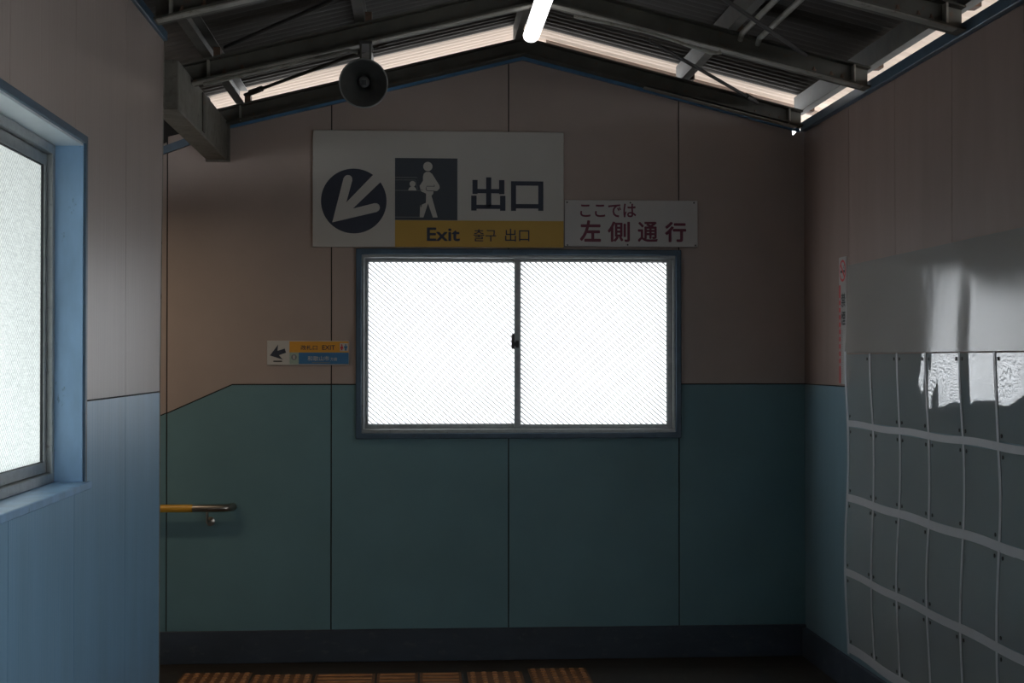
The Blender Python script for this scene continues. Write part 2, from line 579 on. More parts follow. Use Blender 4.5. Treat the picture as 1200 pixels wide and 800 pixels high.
structure(MB().prism([(XL + 0.003, 6.044, 0.0), (XL + 0.003, 6.048, 0.0), (XL + 0.003, 6.048, 1.46), (XL + 0.003, end_y(2.92) + 0.004, 2.92),
                      (XL + 0.003, end_y(2.92), 2.92), (XL + 0.003, 6.044, 1.46)], (-0.16, 0, 0)).build('trim_5', 'cream'))

# ------------------------------------------------------------------ back window
w1 = structure(empty('window_1', (0.54, D, 1.19)))


def frame_xz(name, x0, x1, z0, z1, wd, y0, y1, mat, parent, bevel=0.0, wb_=None):
    """a four-sided frame in the XZ plane, mitre-free ring of eight corners"""
    wb_ = wb_ or (wd, wd, wd, wd)      # left, right, bottom, top
    o = [(x0, z0), (x1, z0), (x1, z1), (x0, z1)]
    i = [(x0 + wb_[0], z0 + wb_[2]), (x1 - wb_[1], z0 + wb_[2]), (x1 - wb_[1], z1 - wb_[3]), (x0 + wb_[0], z1 - wb_[3])]
    vs = [(x, y0, z) for x, z in o + i] + [(x, y1, z) for x, z in o + i]
    fs = []
    for k in range(4):
        j = (k + 1) % 4
        fs += [(k, j, 4 + j, 4 + k), (8 + k, 12 + k, 12 + j, 8 + j), (k, 8 + k, 8 + j, j), (4 + k, 4 + j, 12 + j, 12 + k)]
    return MB().add(vs, fs).build(name, mat, parent, bevel=bevel)


def frame_yz(name, y0, y1, z0, z1, wb_, x0, x1, mat, parent, bevel=0.0):
    o = [(y0, z0), (y1, z0), (y1, z1), (y0, z1)]
    i = [(y0 + wb_[0], z0 + wb_[2]), (y1 - wb_[1], z0 + wb_[2]), (y1 - wb_[1], z1 - wb_[3]), (y0 + wb_[0], z1 - wb_[3])]
    vs = [(x0, y, z) for y, z in o + i] + [(x1, y, z) for y, z in o + i]
    fs = []
    for k in range(4):
        j = (k + 1) % 4
        fs += [(k, j, 4 + j, 4 + k), (8 + k, 12 + k, 12 + j, 8 + j), (k, 8 + k, 8 + j, j), (4 + k, 4 + j, 12 + j, 12 + k)]
    return MB().add(vs, fs).build(name, mat, parent, bevel=bevel)


frame_xz('window_casing', -0.330, 1.412, 1.178, 2.188, 0.030, D - 0.030, D + 0.10, 'blue', w1, 0.003)
frame_xz('window_frame', -0.2995, 1.3815, 1.2085, 2.1575, 0.016, D - 0.018, D + 0.09, 'alu', w1, 0.002, (0.014, 0.014, 0.020, 0.016))
sa = frame_xz('sash', -0.285, 0.548, 1.229, 2.141, 0.02, D + 0.030, D + 0.055, 'alu', w1, 0.002, (0.017, 0.030, 0.024, 0.018))
sb = frame_xz('sash', 0.514, 1.367, 1.229, 2.141, 0.02, D + 0.002, D + 0.027, 'alu', w1, 0.002, (0.032, 0.027, 0.021, 0.016))


def pane_xz(x0, x1, z0, z1, y, par, mat, r=0.012):
    pts = []
    for cx, cz, a0 in ((x1 - r, z1 - r, 0), (x0 + r, z1 - r, 90), (x0 + r, z0 + r, 180), (x1 - r, z0 + r, 270)):
        for k in range(5):
            a = math.radians(a0 + 90 * k / 4)
            pts.append((cx + r * math.cos(a), y, cz + r * math.sin(a)))
    MB().add(pts, [tuple(range(len(pts)))]).build('glass_pane', mat, par)


pane_xz(-0.270, 0.520, 1.250, 2.126, D + 0.043, sa, 'glass_back', 0.004)
pane_xz(0.544, 1.342, 1.247, 2.128, D + 0.015, sb, 'glass_back', 0.004)
frame_xz('glazing_bead', -0.269, 0.519, 1.252, 2.124, 0.004, D + 0.036, D + 0.041, 'gasket', sa)
frame_xz('glazing_bead', 0.545, 1.341, 1.249, 2.126, 0.004, D + 0.006, D + 0.012, 'gasket', sb)
lt = MB()
lt.box(0.520, 0.538, D - 0.006, D + 0.004, 1.662, 1.700)
lt.box(0.497, 0.514, D - 0.016, D - 0.004, 1.655, 1.735)
lt.box(0.508, 0.530, D - 0.014, D - 0.006, 1.672, 1.692)
lt.build('window_latch', 'dark_steel', w1)

# ------------------------------------------------------------------ left window
w2 = structure(empty('window_2', (XL, (LY0 + LY1) / 2, LZ0)))
frame_yz('window_casing', LY0 - 0.022, LY1 + 0.022, LZ0 - 0.01, LZ1 + 0.022, (0.026, 0.026, 0.016, 0.026), XL - 0.004, XL + 0.014, 'blue', w2, 0.002)
# reveal lining
rl = MB()
rl.box(XL - 0.155, XL + 0.006, LY0 + 0.001, LY0 + 0.012, LZ0, LZ1)
rl.box(XL - 0.155, XL + 0.006, LY1 - 0.012, LY1 - 0.001, LZ0, LZ1)
rl.build('window_jamb', 'blue_sill', w2)
MB().box(XL - 0.155, XL + 0.006, LY0 + 0.012, LY1 - 0.012, LZ1 - 0.012, LZ1 - 0.001).build('window_head', 'head_white', w2)
MB().box(XL - 0.155, XL + 0.030, LY0 - 0.03, LY1 + 0.02, LZ0 - 0.014, LZ0 + 0.010).build('window_sill', 'blue_sill', w2, bevel=0.003)
frame_yz('window_frame', LY0 + 0.012, LY1 - 0.012, LZ0 + 0.010, LZ1 - 0.012, (0.03, 0.03, 0.030, 0.03), XL - 0.150, XL - 0.080, 'alu', w2, 0.002)
s2 = frame_yz('sash', LY0 + 0.85, LY1 - 0.044, LZ0 + 0.042, LZ1 - 0.044, (0.03, 0.026, 0.034, 0.036), XL - 0.122, XL - 0.097, 'alu', w2, 0.002)
s3 = frame_yz('sash', LY0 + 0.044, LY0 + 0.88, LZ0 + 0.042, LZ1 - 0.044, (0.026, 0.03, 0.034, 0.036), XL - 0.149, XL - 0.124, 'alu', w2, 0.002)
for s, y0, y1, x in ((s2, LY0 + 0.875, LY1 - 0.066, XL - 0.110), (s3, LY0 + 0.066, LY0 + 0.855, XL - 0.137)):
    z0, z1 = LZ0 + 0.072, LZ1 - 0.076
    MB().add([(x, y0, z0), (x, y1, z0), (x, y1, z1), (x, y0, z1)], [(0, 1, 2, 3)]).build('glass_pane', 'glass_left', s)
    frame_yz('glazing_bead', y0, y1, z0, z1, (0.008, 0.008, 0.006, 0.008), x + 0.002, x + 0.008, 'gasket', s)

structure(MB().box(LW, XR + 0.12, REAR - 0.12, REAR - 0.001, -0.1, 3.3).build('wall_rear_light_stop', 'beige_back'))  # unseen wall added to cut the light from behind the camera
def fill_window(n, xa, xb, y0, y1):
    w = structure(empty('window_%d' % n, ((xa + xb) / 2, (y0 + y1) / 2, FZ0)))
    frame_yz('window_frame', y0 + 0.001, y1 - 0.001, FZ0 + 0.001, FZ1 - 0.001, (0.05, 0.05, 0.05, 0.05), min(xa, xb) + 0.04, max(xa, xb) - 0.04, 'alu', w)
    x = (xa + xb) / 2
    MB().add([(x, y0 + 0.05, FZ0 + 0.05), (x, y1 - 0.05, FZ0 + 0.05), (x, y1 - 0.05, FZ1 - 0.05), (x, y0 + 0.05, FZ1 - 0.05)], [(0, 1, 2, 3)]).build('glass_pane', 'glass_fill', w)


fill_window(3, XR, XR + 0.12, FY0, FY1)  # added out of view to brighten the left and back walls

# ------------------------------------------------------------------ roof
ceil = structure(empty('ceiling', (RX, 3.0, RZ)))
PITCH = 0.076


def roof_sheet(x_in, x_out, y0, y1, name, mat, lift=0.0):
    """corrugated sheet; the waves run down the slope"""
    n = int((y1 - y0) / PITCH * 8)
    vs = []
    for k in range(n + 1):
        yy = y0 + (y1 - y0) * k / n
        w = lift + 0.009 * (1 + math.cos(2 * math.pi * yy / PITCH))
        for x in (x_in, x_out):
            vs.append((x, yy, roof_z(x) + w))
        for x in (x_out, x_in):
            vs.append((x, yy, roof_z(x) + w + 0.002))
    fs = []
    for k in range(n):
        for i in range(4):
            j = (i + 1) % 4
            fs.append((4 * k + i, 4 * k + j, 4 * k + 4 + j, 4 * k + 4 + i))
    fs += [(0, 1, 2, 3), (4 * n + 3, 4 * n + 2, 4 * n + 1, 4 * n)]
    return MB().add(vs, fs).build(name, mat, ceil, smooth=True)


YG = D + 0.06
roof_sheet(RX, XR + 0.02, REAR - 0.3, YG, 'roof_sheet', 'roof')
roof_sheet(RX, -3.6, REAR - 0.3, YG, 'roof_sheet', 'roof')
roof_sheet(RX, XR + 0.02, YG - 0.05, 8.62, 'verge_sheet', 'roof_daylit', 0.003)
roof_sheet(RX, -3.6, YG - 0.05, 8.62, 'verge_sheet', 'roof_daylit', 0.003)
roof_sheet(XR - 0.02, XR + 0.55, REAR - 0.3, 8.62, 'eave_sheet', 'roof_daylit', 0.006)
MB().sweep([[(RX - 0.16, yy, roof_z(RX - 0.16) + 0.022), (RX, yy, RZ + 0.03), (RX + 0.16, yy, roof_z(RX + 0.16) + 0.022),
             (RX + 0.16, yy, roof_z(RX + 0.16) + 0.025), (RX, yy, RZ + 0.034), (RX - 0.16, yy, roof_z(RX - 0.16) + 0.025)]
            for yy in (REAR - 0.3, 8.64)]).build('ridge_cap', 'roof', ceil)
# verge flashing on the right-hand slope
MB().sweep([[(x, 8.03, roof_z(x) - 0.032), (x, 8.045, roof_z(x) - 0.032), (x, 8.045, roof_z(x) + 0.002), (x, 8.03, roof_z(x) + 0.002)]
            for x in (RX + 0.15, XR + 0.30)]).build('verge_flashing', 'beige', ceil)

PH = 0.110      # purlin height
RH = 0.095      # rafter height
RAF = [7.685, 6.527, 5.371, 4.215, 3.06, 1.90, 0.745, -0.41, -1.57, -2.72]


def h_profile(yc, x, w=0.10, tf=0.009, tw=0.007):
    zt = roof_z(x) - PH
    zb = zt - (RH if yc < 7 else RH - 0.010)
    a, b = w / 2, tw / 2
    pts = [(-a, zb), (a, zb), (a, zb + tf), (b, zb + tf), (b, zt - tf), (a, zt - tf), (a, zt), (-a, zt), (-a, zt - tf), (-b, zt - tf), (-b, zb + tf), (-a, zb + tf)]
    return [(x, yc + py, pz) for py, pz in pts]


bolt0 = None
for yc in RAF:
    r = MB().sweep([h_profile(yc, x) for x in (-1.13 if yc > 6.2 else -0.96, RX, XR - 0.035)]).build('rafter', 'steel', ceil)
    # end stiffener and ridge splice plate
    for x in (1.985, -0.93 if yc > 6.2 else -0.90):
        zt = roof_z(x) - PH
        MB().box(x - 0.004, x + 0.004, yc - 0.049, yc - 0.004, zt - RH + 0.009, zt - 0.009).build('stiffener', 'cream', r)
    for x in (1.80, 1.88, 1.93, -0.78, -0.86):
        zb = roof_z(x) - PH - RH + 0.009
        bolt = MB().lathe([(0.010, 0), (0.010, 0.011), (0.005, 0.0112), (0.005, 0.022)], Matrix.Translation((x, yc - 0.030, zb)), 6).build('bolt', 'rust', r)
    # lower flange strip: light from below put in as a paler colour
    MB().sweep([[(x, yc - 0.053, roof_z(x) - PH - RH - 0.006), (x, yc + 0.0, roof_z(x) - PH - RH - 0.006),
                 (x, yc + 0.0, roof_z(x) - PH - RH - 0.0005), (x, yc - 0.053, roof_z(x) - PH - RH - 0.0005)]
                for x in ((-1.0 if yc > 6.2 else -0.95, RX, XR - 0.07) if yc < 7 else (1.2, 1.5, XR - 0.07))]).build('flange_lit_strip', 'cream', r)

for x, ww in ((RX - 0.035, 0.03), (RX + 0.86, 0.045), (RX - 0.82, 0.045), (XR - 0.022, 0.045), (-0.93, 0.045), (-2.2, 0.045)):
    zt = roof_z(x) - 0.001 - SL * ww
    zb = roof_z(x) - PH + 0.001 + SL * ww * 0.0
    p = MB()
    p.box(x - ww / 2, x - ww / 2 + 0.004, REAR, 7.79, zb + 0.004, zt - 0.004)
    p.box(x - ww / 2, x + ww / 2, REAR, 7.79, zb, zb + 0.004)
    p.box(x - ww / 2, x + ww / 2, REAR, 7.79, zt - 0.004, zt)
    p.build('purlin', 'steel', ceil)
    for yc in RAF[:4]:
        MB().box(x + ww / 2, x + ww / 2 + 0.03, yc - 0.035, yc + 0.035, zb + 0.001, zb + 0.05).build('purlin_cleat', 'rust', ceil)


def rod(a, b, r=0.009):
    MB().tube([a, b], r, 8).build('brace_rod', 'dark_steel', ceil)


rod((1.80, 7.60, 2.965), (1.056, 6.57, 3.060))
rod((-0.90, 7.60, 2.975), (-0.077, 6.57, 3.056))
rod((1.75, 6.45, 2.975), (1.0, 5.42, 3.07))
rod((-0.85, 6.45, 2.975), (-0.05, 5.42, 3.06))
# turnbuckle sleeves on the two rods in view
for a, b in (((1.80, 7.60, 2.965), (1.056, 6.57, 3.060)), ((-0.90, 7.60, 2.975), (-0.077, 6.57, 3.056))):
    a, b = Vector(a), Vector(b)
    MB().tube([a.lerp(b, 0.04), a.lerp(b, 0.12)], 0.016, 8).build('turnbuckle', 'dark_steel', ceil)

# box beam carrying the roof over the stair opening
bb = MB().box(-1.112, -1.002, 6.135, D - 0.002, 2.646, 2.853).build('eave_beam', 'beam', ceil, bevel=0.004)
MB().box(-1.001, -0.996, 6.80, 6.86, 2.66, 2.84).build('joint_plate', 'steel', bb)
MB().box(-1.115, -0.990, D - 0.060, D - 0.034, 2.64, 2.86).build('end_plate', 'beam', bb)

# ------------------------------------------------------------------ lamp, conduits, cable
lamp = tag(empty('ceiling_light', (0.543, 5.8, 3.215)), 'lit white tube lamp running under the roof ridge', 'lamp')
LZ = 3.128
prof = []
for k in range(13):
    a = math.pi + math.pi * k / 12
    prof.append((0.543 + 0.040 * math.cos(a), LZ + 0.034 + 0.034 * math.sin(a)))
st = []
for yy, s in ((6.985, 0.55), (6.982, 0.8), (6.972, 0.95), (6.955, 1.0), (4.62, 1.0)):
    st.append([(0.543 + (x - 0.543) * s, yy, LZ + 0.034 + (z - LZ - 0.034) * s) for x, z in prof])
MB().sweep(st).build('diffuser', 'lamp', lamp, smooth=True)
MB().box(0.509, 0.577, 4.63, 6.95, LZ + 0.0345, LZ + 0.060).build('lamp_housing', 'plastic_white', lamp)
for yy in (6.527, 5.371):
    MB().box(0.530, 0.556, yy - 0.03, yy + 0.03, LZ + 0.0605, roof_z(0.543) - PH - RH - 0.006).build('lamp_hanger', 'dark_steel', lamp)

for k, (x, txt) in enumerate(((1.455, 'left one of two pale pipes side by side under the right roof slope'),
                              (1.535, 'right one of two pale pipes side by side under the right roof slope'))):
    z = roof_z(x) - PH - 0.016
    o = MB().tube([(x, 4.3, z), (x, 6.44, z), (x, 6.475, z - 0.02)], 0.013, 10).build('conduit', 'cream', at=(x, 5.4, z), smooth=True)
    tag(o, txt, 'pipe', 'pipes under the right roof slope')


def along_flange(x, dz=0.0, dy=0.0):
    return (x, 6.527 - 0.045 + dy, roof_z(x) - PH - RH - 0.016 + dz)


o = MB().tube([along_flange(0.70, -0.015), along_flange(0.85, -0.006), along_flange(1.05), along_flange(1.15, -0.006), along_flange(1.25, -0.014),
               along_flange(1.32, -0.018), along_flange(1.37, -0.004), along_flange(1.36, 0.006)], 0.008, 8).build('cable', 'cream', at=along_flange(1.0), smooth=True)
tag(o, 'pale cable sagging in a loop below the rafter, right of the lamp', 'cable')
o = MB().tube([along_flange(-0.95, -0.003), along_flange(-0.6, -0.003), along_flange(-0.31, -0.003), along_flange(-0.27, -0.02)], 0.009, 8).build('cable_conduit', 'cream', at=along_flange(-0.6), smooth=True)
tag(o, 'thin pale conduit fixed below the rafter, left of the horn loudspeaker', 'pipe')

# ------------------------------------------------------------------ horn loudspeaker
hp = Vector((-0.235, 6.24, 2.784))
sp = tag(empty('horn_loudspeaker', (-0.233, 6.50, 3.0)), 'dark round horn loudspeaker hanging from the rafter above the exit sign', 'loudspeaker')
ax = Vector((0.02, -1, -0.25)).normalized()
rot = ax.to_track_quat('Z', 'Y').to_matrix().to_4x4()
mt = Matrix.Translation(hp) @ rot
outer = [(0.030, -0.16), (0.034, -0.12), (0.047, -0.085), (0.068, -0.05), (0.088, -0.022), (0.100, -0.004), (0.104, 0.0),
         (0.104, 0.004), (0.099, 0.004), (0.094, -0.004), (0.082, -0.022), (0.062, -0.050), (0.042, -0.080), (0.030, -0.112), (0.028, -0.14)]
MB().lathe(outer, mt, 40).build('horn_bell', 'horn', sp, smooth=True)
rim = [(0.1025 + 0.0035 * math.cos(a), 0.003 + 0.0035 * math.sin(a)) for a in [2 * math.pi * k / 8 for k in range(9)]]
ring = MB()
n = 40
for k in range(8):
    for i in range(n):
        j = (i + 1) % n
        q = [(rim[k], i), (rim[k], j), (rim[k + 1], j), (rim[k + 1], i)]
        ring.add([mt @ Vector((r_ * math.cos(2 * math.pi * ii / n), r_ * math.sin(2 * math.pi * ii / n), a_)) for (r_, a_), ii in q], [(0, 1, 2, 3)])
rg = ring.build('horn_rim', 'horn_rim', sp)
bmr = bmesh.new(); bmr.from_mesh(rg.data); bmesh.ops.remove_doubles(bmr, verts=bmr.verts, dist=1e-5)
bmesh.ops.recalc_face_normals(bmr, faces=bmr.faces); bmr.to_mesh(rg.data); bmr.free()
MB().lathe([(0.020, -0.13), (0.024, -0.10), (0.022, -0.070), (0.013, -0.060), (0.002, -0.058)], mt, 20).build('reflex_cone', 'horn_rim', sp, smooth=True)
MB().add([mt @ Vector((x_, y_, z_)) for x_ in (-.011, .011) for y_ in (-.011, .011) for z_ in (-.061, -.054)],
         [(0, 1, 3, 2), (4, 6, 7, 5), (0, 4, 5, 1), (2, 3, 7, 6), (0, 2, 6, 4), (1, 5, 7, 3)]).build('cone_bolt', 'black', sp)
MB().lathe([(0.044, -0.27), (0.048, -0.26), (0.048, -0.19), (0.040, -0.165), (0.028, -0.158)], mt, 24).build('driver_housing', 'horn', sp, smooth=True)
zf = roof_z(-0.233) - PH - RH
br = MB()
br.box(-0.258, -0.250, 6.42, 6.45, 2.87, zf - 0.001)
br.box(-0.216, -0.208, 6.42, 6.45, 2.87, zf - 0.001)
br.box(-0.258, -0.208, 6.42, 6.45, 2.864, 2.872)
br.build('mounting_bracket', 'steel', sp)
MB().box(-0.262, -0.204, 6.415, 6.60, zf - 0.020, zf - 0.008).build('beam_clamp', 'dark_steel', sp)


# ------------------------------------------------------------------ flat print helpers
def text_mesh(body):
    cu = bpy.data.curves.new('lettering', 'FONT')
    cu.body = body
    cu.resolution_u = 3
    o = bpy.data.objects.new('lettering', cu)
    C.objects.link(o)
    dg = bpy.context.evaluated_depsgraph_get()
    me = bpy.data.meshes.new_from_object(o.evaluated_get(dg))
    C.objects.unlink(o)
    bpy.data.objects.remove(o)
    bpy.data.curves.remove(cu)
    vs = [(v.co.x, v.co.y) for v in me.vertices]
    fs = [tuple(p.vertices) for p in me.polygons]
    bpy.data.meshes.remove(me)
    return vs, fs


class Board:
    """a flat sign; u runs right and v runs down its face, in layout units of S metres"""
    def __init__(self, origin, ux, S, nrm):
        self.o, self.ux, self.S, self.n = Vector(origin), Vector(ux), S, Vector(nrm)

    def pt(self, u, v, lift):
        return self.o + self.ux * (u * self.S) + Vector((0, 0, -v * self.S)) + self.n * lift

    def poly(self, loops, name, mat, parent, lift=0.0012):
        mb = MB()
        for lp in loops:
            mb.prism([self.pt(u, v, lift) for u, v in lp], self.n * -0.0006)
        return mb.build(name, mat, parent)

    def text(self, body, u0, v0, u1, v1, mat, parent, offset=0.0, lift=0.0014, name='lettering'):
        vs, fs = text_mesh(body)
        xs = [p[0] for p in vs]
        yy = [p[1] for p in vs]
        a, b, c, d = min(xs), max(xs), min(yy), max(yy)
        mb = MB()
        # heavier weights: the same outline laid several times, shifted by the extra stroke width
        ring = [(0, 0)] + ([(offset * math.cos(t), offset * math.sin(t)) for t in [math.pi * k / 4 for k in range(8)]] if offset else [])
        a, b, c, d = a - offset, b + offset, c - offset, d + offset
        for q, (dx, dy) in enumerate(ring):
            mb.add([self.pt(u0 + (x + dx - a) / (b - a) * (u1 - u0), v1 - (y + dy - c) / (d - c) * (v1 - v0), lift + 0.00006 * q) for x, y in vs], fs)
        return mb.build(name, mat, parent)


def rect(u0, v0, u1, v1):
    return [(u0, v0), (u1, v0), (u1, v1), (u0, v1)]


def circ(cu, cv, r, n=48, a0=0, a1=360):
    full = abs(a1 - a0) >= 360
    m = n if full else n + 1
    return [(cu + r * math.cos(math.radians(a0 + (a1 - a0) * k / n)), cv + r * math.sin(math.radians(a0 + (a1 - a0) * k / n))) for k in range(m)]


def stroke(pts, w):
    """short straight bars along a polyline"""
    out = []
    for (a, b), (c, d) in zip(pts[:-1], pts[1:]):
        L = math.hypot(c - a, d - b)
        nx, ny = -(d - b) / L * w / 2, (c - a) / L * w / 2
        out.append([(a + nx, b + ny), (c + nx, d + ny), (c - nx, d - ny), (a - nx, b - ny)])
    return out


# ------------------------------------------------------------------ big exit sign
U = 0.004556
ex = tag(empty('exit_sign', (0.11, D, 2.198)), 'large white exit sign with round arrow and walking figure, above the window', 'sign')
B = Board((-0.558, D - 0.0302, 2.815), (1, 0, 0), U, (0, -1, 0))
MB().box(-0.558, 0.777, D - 0.030, D - 0.001, 2.196, 2.815).build('sign_panel', 'sign_white', ex, bevel=0.002)
B.poly([rect(95.5, 104.5, 292.8, 135.6)], 'yellow_band', 'yellow', ex)


def z1(p):   # arrow roundel layout
    return ((p[0] / 8 + 365 - 367), (p[1] / 8 + 185 - 154))


B.poly([[z1((397 + 304 * math.cos(2 * math.pi * k / 64), 412 + 302 * math.sin(2 * math.pi * k / 64))) for k in range(64)]], 'roundel', 'ink', ex)
arrow = [(198, 612), (302, 200)] + [(343 - 41 * math.cos(t), 211 - 41 * math.sin(t)) for t in [math.pi * k / 8 for k in range(1, 8)]] + \
        [(383, 220), (328, 425), (582, 160), (648, 230), (388, 483), (590, 431)] + \
        [(598 + 41 * math.sin(t), 471 - 41 * math.cos(t)) for t in [math.pi * k / 8 for k in range(1, 8)]] + [(612, 512)]
B.poly([[z1(p) for p in arrow]], 'arrow', 'sign_white', ex, 0.0020)


def z2(p):   # pictogram layout
    return ((p[0] / 8.89 + 450 - 367), (p[1] / 8.89 + 175 - 154))


def pg(lst):
    return [z2(p) for p in lst]


B.poly([pg([(110, 97), (757, 97), (757, 740), (110, 740)])], 'pictogram_field', 'ink_grey', ex)
body = [(400, 290), (408, 258), (430, 240), (470, 240), (495, 260), (570, 378), (573, 408), (547, 436), (510, 437), (505, 468), (488, 486), (552, 712), (502, 712),
        (452, 566), (405, 712), (366, 712), (370, 590), (430, 560), (432, 465), (378, 440), (365, 385), (400, 330)]
fig = B.poly([pg(circ(450, 183, 48, 28)), pg(body)], 'walking_figure', 'sign_white', ex, 0.0020)
fig['kind'] = 'stuff'
fig['label'] = 'pale walking figure printed on the dark square'
tl = stroke([(435, 392), (440, 388), (520, 388), (515, 372)], 6) + stroke([(432, 398), (432, 425), (445, 435), (520, 437)], 6) + stroke([(370, 598), (388, 585), (376, 610)], 5)
tl += stroke([(340, 300), (372, 430), (395, 425)], 5)
o = B.poly([pg(s) for s in tl], 'figure_outline', 'ink_grey', ex, 0.0026)
o['kind'] = 'stuff'
cl = stroke([(112, 298), (340, 298), (372, 434)], 6) + stroke([(112, 325), (322, 325), (345, 420)], 5) + stroke([(112, 433), (372, 433)], 6) + stroke([(112, 710), (366, 710)], 7)
o = B.poly([pg(s) for s in cl], 'counter_lines', 'line_grey', ex, 0.0022)
o['kind'] = 'stuff'
o = B.poly([pg(circ(292, 365, 31, 24)), pg(circ(290, 433, 42, 14, 180, 360))], 'clerk_figure', 'sign_white', ex, 0.0024)
o['kind'] = 'stuff'


def z3(a, b, c, d):
    return rect(a / 8.425 + 540 - 367, b / 8.425 + 195 - 154, c / 8.425 + 540 - 367, d / 8.425 + 195 - 154)


k1 = [(242, 107, 293, 400), (107, 133, 158, 272), (370, 133, 423, 272), (158, 222, 242, 264), (293, 222, 370, 264), (95, 288, 148, 436), (380, 288, 433, 436), (148, 378, 380, 418)]
k2 = [(488, 143, 538, 436), (758, 143, 808, 434), (538, 143, 758, 186), (538, 368, 758, 412)]
for ks in (k1, k2):
    o = B.poly([z3(*q) for q in ks], 'lettering', 'ink', ex, 0.0016)
    o['kind'] = 'stuff'


def txt(board, parent, body, box, mat, offset=0.0, lift=0.0020):
    o = board.text(body, *box, mat, parent, offset, lift)
    o['kind'] = 'stuff'
    return o


txt(B, ex, 'Exit', (132.5, 112.8, 171.0, 128.8), 'ink', 0.022)
txt(B, ex, '출구', (187.0, 114.5, 213.5, 128.8), 'ink', 0.004)
txt(B, ex, '出口', (224.0, 113.8, 252.5, 128.8), 'ink', 0.006)

# ------------------------------------------------------------------ keep-left sign
kl = tag(empty('keep_left_sign', (1.14, D, 2.204)), 'white metal sign with maroon Japanese writing, right of the exit sign', 'sign')
B2 = Board((0.7825, D - 0.0202, 2.455), (1, 0, 0), U, (0, -1, 0))
MB().box(0.7825, 1.5035, D - 0.020, D - 0.0015, 2.205, 2.455).build('sign_panel', 'sign_white2', kl, bevel=0.002)


def z4(a, b, c, d):
    return (a / 7.5, b / 7.5 - 5.0 + 0.3, c / 7.5, d / 7.5 - 5.0 + 0.3)


txt(B2, kl, 'ここでは', z4(138, 66, 635, 188), 'maroon', 0.018)
for ch, bx in (('左', (135, 215, 322, 405)), ('側', (382, 225, 580, 405)), ('通', (650, 225, 828, 405)), ('行', (893, 225, 1083, 405))):
    txt(B2, kl, ch, z4(*bx), 'maroon', 0.022 if ch in '側通' else 0.030)
for a, b in ((22, 58), (585, 58), (1153, 55), (25, 435), (560, 430), (1165, 432)):
    c = B2.pt(a / 7.5, b / 7.5 - 4.7, 0)
    MB().lathe([(0.0045, 0), (0.0045, 0.0015), (0.002, 0.0025)], Matrix.Translation(c) @ Matrix.Rotation(math.pi / 2, 4, 'X'), 8).build('screw', 'dark_steel', kl)

# ------------------------------------------------------------------ small direction sign
ds = tag(empty('direction_sign', (-0.58, D, 1.566)), 'small orange, blue and white direction sign with left arrow, left of the window', 'sign')
B3 = Board((-0.798, D - 0.0122, 1.699), (1, 0, 0), U, (0, -1, 0))
MB().box(-0.798, -0.366, D - 0.012, D - 0.001, 1.570, 1.699).build('sign_panel', 'sign_white', ds, bevel=0.0015)


def z5(p):
    return (p[0] / 10 + 300 - 313, p[1] / 10 + 390 - 399)


def r5(a, b, c, d):
    p, q = z5((a, b)), z5((c, d))
    return (p[0], p[1], q[0], q[1])


B3.poly([rect(*r5(390, 98, 1074, 227))], 'orange_field', 'orange', ds)
B3.poly([rect(*r5(497, 228, 1074, 362))], 'blue_field', 'sblue', ds)
B3.poly([rect(*r5(392, 228, 496, 362))], 'green_field', 'pale_green', ds)
B3.poly([[z5(p) for p in ((165, 262), (260, 135), (252, 208), (335, 182), (352, 230), (268, 258), (315, 310))]], 'arrow', 'ink', ds)
B3.poly([rect(*r5(205, 322, 305, 336))], 'small_print', 'black', ds)
txt(B3, ds, '改札口', r5(520, 143, 712, 198), 'ink', 0.012)
txt(B3, ds, 'EXIT', r5(768, 143, 918, 196), 'ink', 0.010)
B3.poly([rect(*r5(972, 118, 1070, 212))], 'restroom_field', 'sign_white', ds, 0.0018)


def little_person(cx, mat, skirt):
    a = circ(cx, 140, 9, 10)
    if skirt:
        bpts = [(cx - 10, 152), (cx + 10, 152), (cx + 20, 182), (cx + 8, 182), (cx + 8, 202), (cx - 8, 202), (cx - 8, 182), (cx - 20, 182)]
    else:
        bpts = [(cx - 18, 152), (cx + 18, 152), (cx + 18, 178), (cx + 10, 178), (cx + 10, 204), (cx - 10, 204), (cx - 10, 178), (cx - 18, 178)]
    o = B3.poly([[z5(p) for p in a], [z5(p) for p in bpts]], 'restroom_figure', mat, ds, 0.0026)
    o['kind'] = 'stuff'


little_person(995, 'red', True)
little_person(1040, 'sblue', False)
txt(B3, ds, '和歌山市', r5(600, 268, 850, 324), 'sign_white', 0.003)
txt(B3, ds, '方面', r5(862, 285, 940, 324), 'sign_white', 0.0)
B3.poly([rect(*r5(650, 339, 860, 347))], 'small_print', 'line_grey', ds, 0.0018)
B3.poly([[z5(p) for p in circ(443, 282, 33, 24)]], 'number_disc', 'line_grey', ds, 0.0018)
txt(B3, ds, '1', r5(434, 262, 450, 302), 'sign_white', 0.0, 0.0026)

